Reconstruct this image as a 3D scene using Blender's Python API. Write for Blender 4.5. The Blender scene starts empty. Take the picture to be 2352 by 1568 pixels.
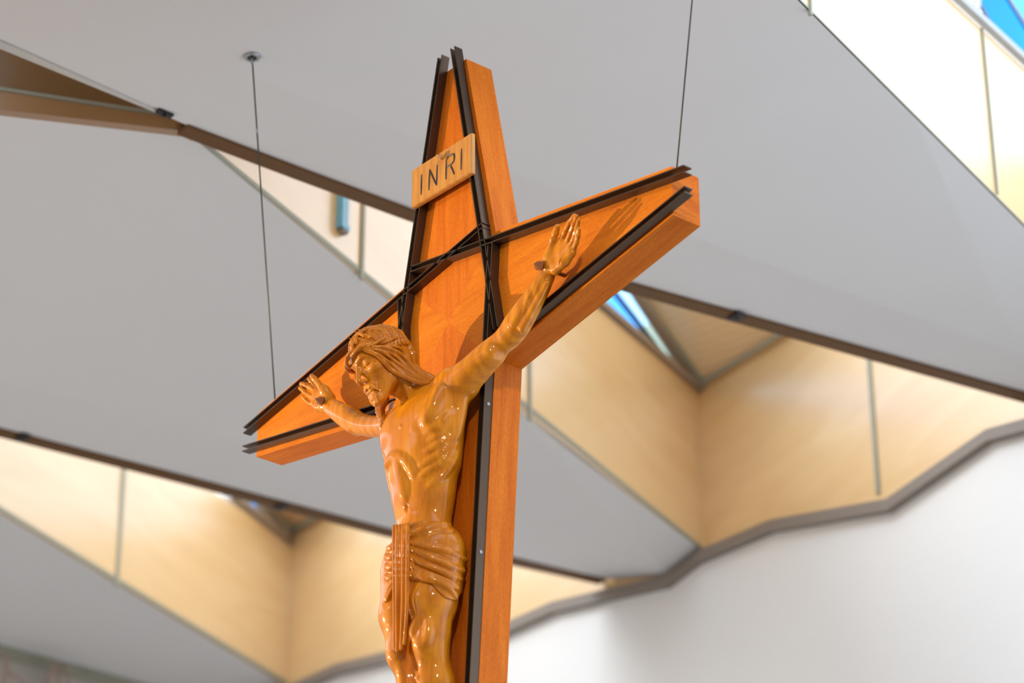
import bpy, math, random
import numpy as np
from mathutils import Vector, Matrix

# ------------------------------------------------------------------ camera
sc = bpy.context.scene
col = sc.collection
random.seed(4)
RS = np.random.RandomState(7)
V = lambda *a: np.array(a, float)
Z0 = 5.735                       # height of the crossing of the beams above the floor
F_PX, AZ, PI_ = 6791.4746, -0.8875, 0.4807
CAM = V(6.1724, -4.7814, -4.1351)          # all coordinates are relative to the crossing
cf = V(math.sin(AZ) * math.cos(PI_), math.cos(AZ) * math.cos(PI_), math.sin(PI_))
cr = V(math.cos(AZ), -math.sin(AZ), 0)
cu = np.cross(cr, cf)
cam_d = bpy.data.cameras.new('camera')
cam_d.sensor_width = 36
cam_d.lens = F_PX * 36 / 2352
cam_d.dof.use_dof = True
cam_d.dof.focus_distance = 8.75
cam_d.dof.aperture_fstop = 1.8
cam_d.dof.aperture_blades = 9
cam = bpy.data.objects.new('camera', cam_d)
col.objects.link(cam)
cam.matrix_world = Matrix(((cr[0], cu[0], -cf[0], CAM[0]), (cr[1], cu[1], -cf[1], CAM[1]),
                           (cr[2], cu[2], -cf[2], CAM[2] + Z0), (0, 0, 0, 1)))
sc.camera = cam
# ------------------------------------------------------------------ world, lights, exposure
world = bpy.data.worlds.new('sky')
sc.world = world
world.use_nodes = True
bg = world.node_tree.nodes['Background']
bg.inputs[0].default_value = (0.80, 0.90, 1.0, 1)
bg.inputs[1].default_value = 2.5

def lamp(name, kind, loc, target, power, color, size=.3, spot=None, blend=.5):
    L = bpy.data.lights.new(name, kind)
    L.energy = power
    L.color = color
    if kind == 'AREA':
        L.size = size
    else:
        L.shadow_soft_size = size
    if spot:
        L.spot_size = math.radians(spot)
        L.spot_blend = blend
    o = bpy.data.objects.new(name, L)
    col.objects.link(o)
    o.location = Vector(loc) + Vector((0, 0, Z0))
    d = Vector(target) - Vector(loc)
    o.rotation_euler = d.to_track_quat('-Z', 'Y').to_euler()
    return o
lamp('church_spotlight_left', 'SPOT', (-5.1, -3.9, -.7), (-.1, 0, -.35), 2150, (1.0, .78, .42), .035, 26, .7)
lamp('church_spotlight_right', 'SPOT', (4.6, -3.6, .9), (.1, 0, -.4), 560, (1.0, .80, .52), .16, 30, .7)
lamp('warm_fill_lamp', 'POINT', (-3.6, -4.6, -2.0), (0, 0, 0), 200, (1.0, .72, .45), .25)  # unseen warm point lamp, added to fill and tint the ceiling

sun_d = bpy.data.lights.new('daylight', 'SUN'); sun_d.energy = 1.7; sun_d.angle = math.radians(30); sun_d.color = (.93, .97, 1.0)
sun = bpy.data.objects.new('daylight', sun_d); col.objects.link(sun)
sun.rotation_euler = Vector((.30, .72, -.62)).to_track_quat('-Z', 'Y').to_euler()

sc.view_settings.view_transform = 'Standard'
sc.view_settings.look = 'None'
sc.view_settings.gamma = 1
sc.view_settings.use_curve_mapping = False
sc.view_settings.exposure = 0.0

# ------------------------------------------------------------------ small helpers
def ray(x, y):
    return cf + cr * (x - 1176) / F_PX + cu * (784 - y) / F_PX
def on_z(x, y, z):
    d = ray(x, y); return CAM + d * (z - CAM[2]) / d[2]
def at(x, y, Y):
    d = ray(x, y); return CAM + d * (Y - CAM[1]) / d[1]
def on_plane(x, y, p, n):
    d = ray(x, y); return CAM + d * (np.dot(np.array(p) - CAM, n) / np.dot(d, n))

def mesh(name, verts, faces, mat=None, parent=None, smooth=False, uvs=None):
    me = bpy.data.meshes.new(name)
    if isinstance(faces, np.ndarray):
        nf = len(faces)
        me.vertices.add(len(verts)); me.vertices.foreach_set('co', np.asarray(verts, np.float32).ravel())
        me.loops.add(nf * 4); me.loops.foreach_set('vertex_index', faces.astype(np.int32).ravel())
        me.polygons.add(nf)
        me.polygons.foreach_set('loop_start', np.arange(0, nf * 4, 4, dtype=np.int32))
        me.polygons.foreach_set('loop_total', np.full(nf, 4, np.int32))
        me.update(calc_edges=True)
    else:
        me.from_pydata([tuple(map(float, v)) for v in verts], [], [tuple(f) for f in faces])
    if smooth:
        me.polygons.foreach_set('use_smooth', [True] * len(me.polygons))
    if uvs is not None:
        L = me.uv_layers.new(name='UVMap')
        for i, f in enumerate(me.polygons):
            for j, li in enumerate(f.loop_indices):
                L.data[li].uv = uvs[i][j]
    me.validate()
    if mat: me.materials.append(mat)
    o = bpy.data.objects.new(name, me)
    col.objects.link(o)
    if parent is not None:
        o.parent = parent
    else:
        o.location = (0, 0, Z0)
    return o
def empty(name, loc=(0, 0, 0)):
    o = bpy.data.objects.new(name, None)
    o.empty_display_size = .1
    col.objects.link(o)
    o.location = (loc[0], loc[1], loc[2] + Z0)
    return o
def tag(o, label=None, cat=None, group=None, kind=None):
    for k, v in (('label', label), ('category', cat), ('group', group), ('kind', kind)):
        if v: o[k] = v
    return o
class MB:
    """collects shapes, builds them as one mesh"""
    def __init__(s, off=(0, 0, 0)): s.v, s.f, s.uv, s.off = [], [], [], np.array(off, float)
    def poly(s, pts, uv=None):
        n = len(s.v); s.v += [np.array(p) - s.off for p in pts]; s.f.append(list(range(n, n + len(pts))))
        s.uv.append(uv if uv is not None else [(0, 0)] * len(pts))
    def prism(s, pts, d):
        """polygon extruded by vector d"""
        d = np.array(d, float); p = [np.array(q, float) for q in pts]; q = [a + d for a in p]
        nrm = np.cross(p[1] - p[0], p[2] - p[1])
        if np.dot(nrm, d) > 0: p, q = q, p
        s.poly(p); s.poly(q[::-1])
        for i in range(len(p)):
            j = (i + 1) % len(p); s.poly([p[j], p[i], q[i], q[j]])
    def box(s, c, x, y, z):
        c, x, y, z = map(lambda a: np.array(a, float), (c, x, y, z))
        s.prism([c - x - y - z, c + x - y - z, c + x + y - z, c - x + y - z], 2 * z)
    def tube(s, pts, rad, n=8, cap=True):
        pts = [np.array(p, float) for p in pts]
        rad = rad if hasattr(rad, '__len__') else [rad] * len(pts)
        rings = []; prev = None
        for i, p in enumerate(pts):
            t = pts[min(i + 1, len(pts) - 1)] - pts[max(i - 1, 0)]; t /= np.linalg.norm(t) + 1e-12
            a = prev if prev is not None else (V(0, 0, 1) if abs(t[2]) < .9 else V(1, 0, 0))
            a = a - t * np.dot(a, t); a /= np.linalg.norm(a); b = np.cross(t, a); prev = a
            k = len(s.v)
            s.v += [p - s.off + rad[i] * (a * math.cos(2 * math.pi * j / n) + b * math.sin(2 * math.pi * j / n)) for j in range(n)]
            rings.append(k)
        for a, b in zip(rings, rings[1:]):
            for j in range(n):
                s.f.append([a + j, a + (j + 1) % n, b + (j + 1) % n, b + j]); s.uv.append([(0, 0)] * 4)
        if cap:
            s.f.append([rings[0] + j for j in range(n)][::-1]); s.uv.append([(0, 0)] * n)
            s.f.append([rings[-1] + j for j in range(n)]); s.uv.append([(0, 0)] * n)
    def build(s, name, mat, parent=None, smooth=False):
        o = mesh(name, s.v, s.f, mat, parent, smooth, s.uv)
        if parent is None: o.location = Vector(s.off) + Vector((0, 0, Z0))
        return o

# ------------------------------------------------------------------ materials
def nodes(name):
    m = bpy.data.materials.new(name); m.use_nodes = True
    nt = m.node_tree; b = nt.nodes['Principled BSDF']
    def N(t, **k):
        n = nt.nodes.new(t)
        for a, v in k.items(): setattr(n, a, v)
        return n
    return m, nt, b, N
def ramp(nt, N, fac, stops):
    r = N('ShaderNodeValToRGB'); e = r.color_ramp.elements
    while len(e) < len(stops): e.new(.5)
    for x, (p, c) in zip(e, stops): x.position = p; x.color = (*c, 1)
    nt.links.new(fac, r.inputs[0]); return r.outputs[0]
def coords(nt, N, src, scale, rot=(0, 0, 0)):
    tc = N('ShaderNodeTexCoord'); mp = N('ShaderNodeMapping')
    mp.inputs['Scale'].default_value = scale; mp.inputs['Rotation'].default_value = rot
    nt.links.new(tc.outputs[src], mp.inputs[0]); return mp.outputs[0]
def noise(nt, N, vec, scale, detail=4, rough=.5, dist=0):
    n = N('ShaderNodeTexNoise'); n.inputs['Scale'].default_value = scale; n.inputs['Detail'].default_value = detail
    n.inputs['Roughness'].default_value = rough; n.inputs['Distortion'].default_value = dist
    nt.links.new(vec, n.inputs['Vector']); return n.outputs[0]
def mixc(nt, N, fac, a, b, mode='MIX'):
    m = N('ShaderNodeMix', data_type='RGBA', blend_type=mode)
    for s, x in ((m.inputs[0], fac), (m.inputs[6], a), (m.inputs[7], b)):
        if hasattr(x, 'links') or isinstance(x, bpy.types.NodeSocket): nt.links.new(x, s)
        elif isinstance(x, tuple): s.default_value = (*x, 1)
        else: s.default_value = x
    return m.outputs[2]
def bump(nt, N, b, h, strength, dist=.002):
    n = N('ShaderNodeBump'); n.inputs['Strength'].default_value = strength; n.inputs['Distance'].default_value = dist
    nt.links.new(h, n.inputs['Height']); nt.links.new(n.outputs[0], b.inputs['Normal'])

def mat_plaster(name, c, bmp=.15, scale=60):
    m, nt, b, N = nodes(name)
    v = coords(nt, N, 'Object', (1, 1, 1))
    f = noise(nt, N, v, 1.3, 3)
    c2 = tuple(x * .96 for x in c)
    nt.links.new(mixc(nt, N, f, c, c2), b.inputs['Base Color'])
    b.inputs['Roughness'].default_value = .9
    bump(nt, N, b, noise(nt, N, v, scale, 4), bmp, .004)
    return m
def mat_plain(name, c, rough=.5, metal=0, coat=0):
    m, nt, b, N = nodes(name)
    v = coords(nt, N, 'Object', (1, 1, 1)); f = noise(nt, N, v, 25, 3)
    nt.links.new(mixc(nt, N, f, c, tuple(x * .85 for x in c)), b.inputs['Base Color'])
    b.inputs['Roughness'].default_value = rough; b.inputs['Metallic'].default_value = metal
    b.inputs['Coat Weight'].default_value = coat
    return m
def mat_beam(name='cross_veneer', stops=[(.3, (.52, .115, .004)), (.5, (.61, .150, .007)), (.72, (.68, .190, .011))]):
    m, nt, b, N = nodes(name)
    v1 = coords(nt, N, 'UV', (1.2, 14, 1)); v2 = coords(nt, N, 'UV', (85, 300, 1)); v3 = coords(nt, N, 'UV', (3, 60, 1))
    g = noise(nt, N, v1, 2.2, 5, .6, .6)
    a = ramp(nt, N, g, stops)
    fl = noise(nt, N, v2, 1.0, 3, .6, .8)
    fine = noise(nt, N, v3, 3, 3)
    k = ramp(nt, N, fl, [(.35, (.84, .80, .74)), (.55, (1, 1, 1)), (.75, (1.08, 1.10, 1.12))])
    c = mixc(nt, N, 1.0, a, k, 'MULTIPLY')
    k2 = ramp(nt, N, fine, [(.3, (.9, .88, .85)), (.6, (1, 1, 1))])
    c = mixc(nt, N, 1.0, c, k2, 'MULTIPLY')
    nt.links.new(c, b.inputs['Base Color'])
    b.inputs['Roughness'].default_value = .55
    b.inputs['Specular IOR Level'].default_value = .15
    bump(nt, N, b, fl, .25, .0008)
    return m
def mat_carved(name, c0, c1, c2, rough=.10):
    m, nt, b, N = nodes(name)
    v = coords(nt, N, 'Object', (5.5, 5.5, .9), (0.0, .12, 0))
    w = N('ShaderNodeTexWave', wave_type='RINGS', rings_direction='Z'); w.inputs['Scale'].default_value = 1.6
    w.inputs['Distortion'].default_value = 9; w.inputs['Detail'].default_value = 3; w.inputs['Detail Scale'].default_value = 1.2
    nt.links.new(v, w.inputs['Vector'])
    n2 = noise(nt, N, coords(nt, N, 'Object', (60, 60, 7)), 2.2, 4)
    n3 = noise(nt, N, coords(nt, N, 'Object', (7, 7, 3)), 1.2, 3)
    a = ramp(nt, N, w.outputs[1], [(.0, c0), (.5, c1), (1, c2)])
    a = mixc(nt, N, n3, a, c1)
    k = ramp(nt, N, n2, [(.35, (.86, .84, .80)), (.6, (1, 1, 1))])
    nt.links.new(mixc(nt, N, 1.0, a, k, 'MULTIPLY'), b.inputs['Base Color'])
    b.inputs['Roughness'].default_value = .5; b.inputs['Specular IOR Level'].default_value = .1
    b.inputs['Coat Weight'].default_value = .65; b.inputs['Coat Roughness'].default_value = rough
    b.inputs['Coat IOR'].default_value = 1.5
    bump(nt, N, b, noise(nt, N, coords(nt, N, 'Object', (30, 30, 14)), 1.0, 2), .35, .0012)
    return m
def mat_maple(name, c0, c1):
    m, nt, b, N = nodes(name)
    v = coords(nt, N, 'UV', (.8, 3.2, 1))
    g = noise(nt, N, v, 1.6, 5, .5, 1.2)
    a = ramp(nt, N, g, [(.3, c0), (.7, c1)])
    nt.links.new(a, b.inputs['Base Color']); b.inputs['Roughness'].default_value = .38
    b.inputs['Coat Weight'].default_value = 1.0; b.inputs['Coat IOR'].default_value = 2.0; b.inputs['Coat Roughness'].default_value = .26
    return m
def mat_perforated():
    m, nt, b, N = nodes('perforated_board')
    v = coords(nt, N, 'Object', (1, 1, 1), (0, 0, .38))
    w = N('ShaderNodeTexVoronoi'); w.inputs['Scale'].default_value = 62; w.inputs['Randomness'].default_value = 0
    nt.links.new(v, w.inputs['Vector'])
    nt.links.new(ramp(nt, N, w.outputs[0], [(.16, (.35, .2, .08)), (.25, (.92, .72, .46))]), b.inputs['Base Color'])
    b.inputs['Roughness'].default_value = .6
    return m
def mat_tint(name, c):
    m, nt, b, N = nodes(name)
    nt.nodes.remove(b); out = nt.nodes['Material Output']
    t = N('ShaderNodeBsdfTransparent'); t.inputs[0].default_value = (*c, 1)
    g = N('ShaderNodeBsdfGlossy'); g.inputs['Roughness'].default_value = .05
    mx = N('ShaderNodeMixShader'); mx.inputs[0].default_value = .05
    v = coords(nt, N, 'Object', (1, 1, 1)); f = noise(nt, N, v, 3, 2)
    nt.links.new(mixc(nt, N, f, c, tuple(min(1, x * 1.15 + .02) for x in c)), t.inputs[0])
    nt.links.new(t.outputs[0], mx.inputs[1]); nt.links.new(g.outputs[0], mx.inputs[2])
    nt.links.new(mx.outputs[0], out.inputs[0])
    return m

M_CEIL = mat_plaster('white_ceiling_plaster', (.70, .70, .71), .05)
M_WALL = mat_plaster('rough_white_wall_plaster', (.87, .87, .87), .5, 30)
M_MAPLE = mat_maple('maple_panel', (.74, .48, .21), (.80, .56, .28))
M_MAPLE_DARK = mat_maple('shaded_brown_panel', (.16, .07, .014), (.20, .09, .02))  # brown wood, shade worked into its base colour
M_OAK = mat_maple('shaded_oak_fascia', (.30, .15, .055), (.35, .18, .07))  # oak, darker base colour stands in for shade
M_EDGE = mat_plain('dark_brown_edge', (.13, .05, .004), .6)
M_GREY = mat_plain('grey_bronze_channel', (.26, .22, .19), .5)
M_SEAM = mat_plain('grey_green_strip', (.34, .35, .28), .5)
M_FRAME = mat_plain('light_grey_window_frame', (.42, .45, .48), .4)
M_TAUPE = mat_plain('taupe_window_frame', (.36, .28, .21), .6)
M_BLACK = mat_plain('black_clip', (.01, .01, .012), .4)
M_METAL = mat_plain('dark_bronze_strip', (.10, .066, .045), .34, .75)
M_CABLE = mat_plain('steel_cable', (.09, .09, .085), .4, .6)
M_STEEL = mat_plain('brushed_steel', (.45, .46, .48), .3, .9)
M_BEAM = mat_beam()
M_BEAM2 = mat_beam('golden_cross_veneer', [(.3, (.56, .140, .004)), (.5, (.655, .182, .006)), (.72, (.72, .225, .010))])
M_FIG = mat_carved('varnished_carved_wood', (.48, .145, .003), (.61, .205, .004), (.72, .275, .008))
M_CLOTH = mat_carved('varnished_carved_cloth', (.42, .125, .003), (.55, .175, .004), (.64, .225, .007), .14)
M_HAIR = mat_carved('varnished_carved_hair', (.40, .12, .003), (.53, .17, .004), (.62, .22, .007), .14)
M_NAIL = mat_plain('dark_red_brown_wood_nail', (.26, .075, .012), .3, 0, .5)
M_PLAQUE = mat_carved('title_board_wood', (.46, .18, .03), (.54, .235, .045), (.60, .28, .06), .35)
M_INK = mat_plain('dark_burnt_groove', (.035, .018, .008), .35, 0, .5)
M_FLOOR = mat_maple('light_wood_floor', (.38, .33, .28), (.42, .37, .32))
M_BLUE = mat_tint('blue_glass', (.0, .46, .97))
M_SKYBLUE = mat_tint('pale_blue_glass', (.30, .62, .98))
M_PALE = mat_tint('pale_glass', (.62, .80, .99))
M_CLEAR = mat_tint('clear_glass', (.97, .98, 1.0))
M_DEEPBLUE = mat_tint('deep_blue_glass', (.0, .30, .85))
M_BOXBLUE = mat_plain('light_blue_plastic', (.20, .58, .95), .3)
M_BRANCH = mat_plain('pale_branch', (.42, .33, .28), .7)

# ------------------------------------------------------------------ the room
YW = 3.85                                      # plane of the side wall
def uv_plane(pts, o, ax):
    """uv in metres, u along ax"""
    ax = np.array(ax, float); ax /= np.linalg.norm(ax)
    pts = [np.array(p) for p in pts]
    n = None
    for i in range(1, len(pts) - 1):
        n = np.cross(pts[i] - pts[0], pts[i + 1] - pts[0])
        if np.linalg.norm(n) > 1e-9: break
    n = n / np.linalg.norm(n); bx = np.cross(n, ax)
    return [(float(np.dot(p - o, ax)), float(np.dot(p - o, bx))) for p in pts]

def slab(name, rows, mat, thick=.05, kind='structure'):
    """strip surface between successive polylines (same count), thickened upward"""
    m = MB(); up = V(0, 0, thick)
    R = len(rows); Cn = len(rows[0])
    for i in range(R - 1):
        for j in range(Cn - 1):
            q = [rows[i][j], rows[i][j + 1], rows[i + 1][j + 1], rows[i + 1][j]]
            m.poly(q); m.poly([p + up for p in q[::-1]])
    ring = [rows[0][j] for j in range(Cn)] + [rows[i][-1] for i in range(1, R)] + [rows[-1][j] for j in range(Cn - 2, -1, -1)] + [rows[i][0] for i in range(R - 2, 0, -1)]
    for a, b in zip(ring, ring[1:] + ring[:1]):
        m.poly([a, a + up, b + up, b])
    o = m.build(name, mat)
    return tag(o, kind=kind)

# floor
m = MB(); m.prism([V(-6.3, -13, -Z0), V(9, -13, -Z0), V(9, 3.95, -Z0), V(-6.3, 3.95, -Z0)], (0, 0, -.1))
o = m.build('floor', M_FLOOR); tag(o, kind='structure')

for nm, a, b, t in (('wall_front', V(-6.3, -13, 0), V(9, -13, 0), (0, -.1, 0)), ('wall_side', V(9, -13, 0), V(9, 3.95, 0), (.1, 0, 0)), ('wall_far', V(-7, -13, 0), V(-7, -4.0, 0), (-.1, 0, 0))):  # enclosing walls out of view, added to keep horizon light out
    m = MB(); m.prism([V(a[0], a[1], -Z0), V(b[0], b[1], -Z0), V(b[0], b[1], 1.5), V(a[0], a[1], 1.5)], t)
    tag(m.build(nm, M_WALL), kind='structure')

# ceiling strips: A carries the cross, B is the next one away, C the far one
zA, zBn, zBt, zC = 1.30, 1.32, 1.42, 1.70
A_far = [V(-1.2, -6.5, zA), V(-1.25, -2.2, zA), on_z(0, 95, zA), on_z(430, 288, zA), on_z(950, 482, zA), on_z(1450, 648, zA), on_z(2352, 900, zA), V(-.90, YW, zA)]
zk = zA - .05
A_cr = [V(-.9, -6.5, zk), V(-.93, -2.2, zk), V(-.97, -.95, zk), on_z(506, 149, zk), on_z(960, 318, zk), on_z(1300, 440, zk), on_z(2352, 816, zk), V(-.55, YW, zk)]
A_near = [V(5.0, -6.5, zA), V(1.6, -2.2, zA), V(1.15, -.9, zA), on_z(1780, -52, zA), on_z(1960, 128, zA), on_z(2100, 268, zA), on_z(2352, 520, zA), V(-.36, YW, zA)]
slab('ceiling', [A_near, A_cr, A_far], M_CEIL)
slab('ceiling', [[V(9, -13, zA), V(9, -4, zA), V(9, YW, zA)], [V(5.2, -13, zA), V(2.9, -2.2, zA), V(1.75, YW, zA)]], M_CEIL)  # strip out of view, added to cut sky light on the cross
slab('ceiling', [[V(5.3, -13, zA + .001), V(5.0, -6.5, zA + .001)], [V(-7, -13, zA + .001), V(-7, -6.5, zA + .001)]], M_CEIL)
B_near = [on_z(-330, 215, zBn), on_z(0, 253, zBn), on_z(430, 303, zBn), on_z(900, 700, zBn), on_z(1200, 958, zBn), at(1612, 1262, YW)]
zb = 1.335
B_cr = [on_z(-330, 790, zb), on_z(0, 872, zb), on_z(400, 978, zb), on_z(900, 1108, zb), on_z(1180, 1185, zb), at(1535, 1322, YW)]
B_far = [on_z(-330, 895, zBt), on_z(0, 985, zBt), on_z(440, 1097, zBt), on_z(890, 1215, zBt), on_z(1180, 1281, zBt), at(1400, 1330, YW)]
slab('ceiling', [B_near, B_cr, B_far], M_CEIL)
C_near = [on_z(-330, 970, zC), on_z(0, 1170, zC), on_z(330, 1371, zC), at(655, 1568, YW)]
C_far = [V(-6.95, .9, zC), V(-6.95, 2.0, zC), V(-6.95, 3.0, zC), V(-6.95, YW, zC)]
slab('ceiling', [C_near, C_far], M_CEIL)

# unseen upstands on the far edges, added to block sky reflections in the light wells
for nm, L, h in (('wall_sky_block', A_far, 1.15), ('wall_sky_block', B_far, 1.2)):
    m = MB()
    for a, b in zip(L, L[1:]):
        if a[1] < -1: continue
        m.prism([a + V(.02, 0, .03), b + V(.02, 0, .03), b + V(.02, 0, h), a + V(.02, 0, h)], (.03, 0, 0))
    tag(m.build(nm, M_MAPLE), kind='structure')
# wall on the right: its top follows the folded edge
top_px = [(655, 1590), (700, 1568), (780, 1530), (890, 1503), (1040, 1500), (1180, 1432), (1280, 1387), (1440, 1350), (1540, 1327), (1612, 1272), (1780, 1200), (2050, 1152), (2280, 992), (2352, 972), (2700, 880), (3200, 640)]
top = [at(x, y, YW) for x, y in top_px]
top = [V(-7.0, YW, top[0][2])] + top
m = MB()
for a, b in zip(top, top[1:]):
    m.prism([a, b, V(b[0], YW, -Z0), V(a[0], YW, -Z0)], (0, .12, 0))
tag(m.build('wall_right', M_WALL), kind='structure')
# bronze channel on top of that wall
m = MB()
for a, b in zip(top, top[1:]):
    for dz, h, dep in ((0, -.052, -.045), (0, .012, -.020)):
        m.prism([a + V(0, 0, dz), b + V(0, 0, dz), b + V(0, 0, dz + h), a + V(0, 0, dz + h)], (0, dep, 0))
tag(m.build('trim_1', M_GREY), kind='structure')

# far wall with pale branches against it, bottom left of the picture
m = MB(); m.prism([V(-6.95, -4.0, zC - .02), V(-6.95, YW, zC - .02), V(-6.95, YW, -Z0), V(-6.95, -4.0, -Z0)], (-.12, 0, 0))
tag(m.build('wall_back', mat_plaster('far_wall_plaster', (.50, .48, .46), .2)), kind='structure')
m = MB(); m.prism([V(-6.95, -4.0, zC - .06), V(-6.95, YW, zC - .06), V(-6.95, YW, zC - .005), V(-6.95, -4.0, zC - .005)], (.04, 0, 0))
tag(m.build('trim_5', M_SEAM), kind='structure')

def edge_board(name, line_px, zfun, w_px, mat, lo=0, drop=.012):
    """moulding along the far edge of a ceiling strip, on its underside"""
    m = MB()
    for (x0, y0), (x1, y1) in zip(line_px, line_px[1:]):
        a, b = zfun(x0, y0), zfun(x1, y1)
        n = V(-(b - a)[1], (b - a)[0], 0); n /= np.linalg.norm(n)
        if n[0] > 0: n = -n
        w = w_px
        m.prism([a - n * .004, b - n * .004, b + n * w, a + n * w], (0, 0, -drop))
        m.prism([a + n * (w - .02), b + n * (w - .02), b + n * w, a + n * w], (0, 0, .06))
    return tag(m.build(name, mat), kind='structure')
edge_board('trim_2', [(430, 286), (700, 389), (950, 482), (1200, 566), (1450, 648), (2352, 900), (2440, 924)], lambda x, y: on_z(x, y, zA - .001), .062, M_EDGE)
edge_board('trim_3', [(-330, 895), (0, 982), (440, 1095), (890, 1213), (1180, 1280), (1392, 1326)], lambda x, y: on_z(x, y, zBt - .001), .066, M_EDGE)
# black clips on those mouldings
for i, (x, y, z) in enumerate([(1692, 727, zA), (52, 1004, zBt), (645, 1163, zBt)]):
    c = on_z(x, y, z - .016); m = MB(c)
    m.box(c, (.03, 0, 0), (0, .022, 0), (0, 0, .006))
    m.tube([c, c + V(0, 0, -.012)], [.012, .009], 10)
    tag(m.build('mounting_clip', M_BLACK), ('black clip on the brown ceiling edge right of the cross', 'black clip on the brown ceiling edge at the far left', 'black clip on the brown ceiling edge above the small blue window')[i], 'clip', 'clips on the brown ceiling edges')

def well(p0, p1, ztop, seams, edge_z):
    """vertical maple panel standing on a ceiling edge from p0 to p1"""
    d = V(*(p1 - p0)[:2], 0); L = np.linalg.norm(d); d /= L
    n = V(-d[1], d[0], 0)
    if np.dot(n, CAM - p0) < 0: n = -n
    return d, n

def panel(name, pts, ax, mat=M_MAPLE, thick=.03, back=None):
    m = MB(); n = np.array(back, float); n /= np.linalg.norm(n)
    pts = [p - n * .005 for p in pts]
    uv = uv_plane(pts, np.array(pts[0]), ax)
    m.poly(pts, uv)
    q = [p + n * thick for p in pts]
    m.poly(q[::-1], uv[::-1])
    for i in range(len(pts)):
        j = (i + 1) % len(pts); m.poly([pts[j], pts[i], q[i], q[j]])
    return tag(m.build(name, mat), kind='structure')
def strip_on(m, a, b, n, w=.02, t=.013):
    """thin cover strip between a and b, standing t proud along n"""
    d = (b - a) / np.linalg.norm(b - a); s = np.cross(d, n); s /= np.linalg.norm(s)
    m.box((a + b) / 2 + n * t / 2, s * w / 2, d * np.linalg.norm(b - a) / 2, n * t / 2)

def bay(idx, p0, p1, ztop, bottom_px, seam_px, sill_px, win_top_px, k):
    d = V(*(p1 - p0)[:2], 0); d /= np.linalg.norm(d)
    n = V(-d[1], d[0], 0)
    if np.dot(n, CAM - p0) < 0: n = -n
    return d, n
# bay between A and B
BAYS = {}
def plane_of(p0, p1):
    d = V(*(p1 - p0)[:2], 0); d /= np.linalg.norm(d); n = V(-d[1], d[0], 0)
    if np.dot(n, CAM - p0) < 0: n = -n
    return p0, d, n
# --- bay 1
P0, D1, N1 = plane_of(B_near[2], B_near[-1])
pp = lambda x, y: on_plane(x, y, P0, N1)
end = B_near[-1]
corner_top = pp(1612, 905)
s0 = pp(1375, 700)                       # sill line runs from the corner towards the room
sill = lambda t: corner_top + (s0 - corner_top) * t
far_t = 3.0
low = [B_near[2], B_near[3], B_near[4], end]
zlow = V(0, 0, -.0)
cE = lambda z: V(*(low[-1] + D1 * .03)[:2], z)
pts = [low[0], cE(low[-1][2]), cE(corner_top[2]), s0, pp(1290, 575), pp(1100, 500), pp(900, 430), pp(600, 318), pp(430, 262)]
panel('wall_left', pts, D1, back=-N1)
m = MB()
for (x0, y0), (x1, y1) in [((828, 440), (826, 642)), ((1219, 840), (1213, 966))]:
    strip_on(m, pp(x0, y0) if False else pp(x1, y1) + V(0, 0, .8), pp(x1, y1), N1, .022)
strip_on(m, low[0] + V(0, 0, .004), low[-1] + V(0, 0, .004), N1, .018, .008)
tag(m.build('trim_4', M_SEAM), kind='structure')
# right panel on the wall plane of bay 1
def right_panel(name, idxs, zt, x_end):
    bottom = [top[i] for i in idxs]
    bottom = [bottom[0] + V(-.25, 0, 0)] + bottom
    pts = [p + V(0, .02, 0) for p in bottom] + [V(bottom[-1][0], YW + .02, zt + .10), V(bottom[0][0], YW + .02, zt + .04)]
    return panel(name, pts, (1, 0, .25), back=(0, 1, 0))
o = right_panel('wall_clerestory', range(10, 17), 2.19, 0)
m = MB()
b0 = at(2013, 1132, YW)
strip_on(m, V(b0[0] - .01, YW + .02, 2.4), V(b0[0], YW + .02, b0[2]), V(0, -1, 0), .022)
# soffit of bay 1 (perforated board)
sc0 = at(1612, 885, YW); sc1 = at(1800, 770, YW); sc2 = pp(1460, 660)
dirn = sc2 - sc0
S = [sc0, sc0 + (sc1 - sc0) * 1.12, sc0 + (sc1 - sc0) * 1.12 + dirn * 1.12, sc0 + dirn * 1.12]
strip_on(m, sc0 + V(0, -.01, 0), sc0 + (sc1 - sc0) * 1.12 + V(0, -.01, 0), V(0, -1, 0), .02, .012)
strip_on(m, sc0, sc0 + dirn * 1.12, N1, .03, .02)
tag(m.build('trim_6', M_SEAM), kind='structure')
m = MB(); S = [p + V(0, .06, 0) if i < 2 else p for i, p in enumerate(S)]; m.prism(S, (0, 0, .03)); tag(m.build('ceiling', mat_perforated()), kind='structure')

def window_strip(name, ppf, n, outer, frame_mat, panes, th=.03):
    """outer: polygon of the whole window (pixels on the plane); panes: list of (polygon, material)"""
    root = None
    m = MB()
    O = [ppf(*q) for q in outer]
    inn = [[ppf(*q) for q in pl] for pl, _ in panes]
    for a, b in zip(O, O[1:] + O[:1]): strip_on(m, a, b, n, .03, th)
    for pl in inn:
        for a, b in zip(pl, pl[1:] + pl[:1]): strip_on(m, a - n * .0, b - n * .0, n, .005, th * .4)
    fr = m.build(name, frame_mat); tag(fr, kind='structure')
    for pl, (q, mt) in zip(inn, panes):
        g = MB(); g.prism([p + n * .004 for p in pl], -n * .004)
        po = g.build('pane', mt, fr)
    return fr
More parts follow.
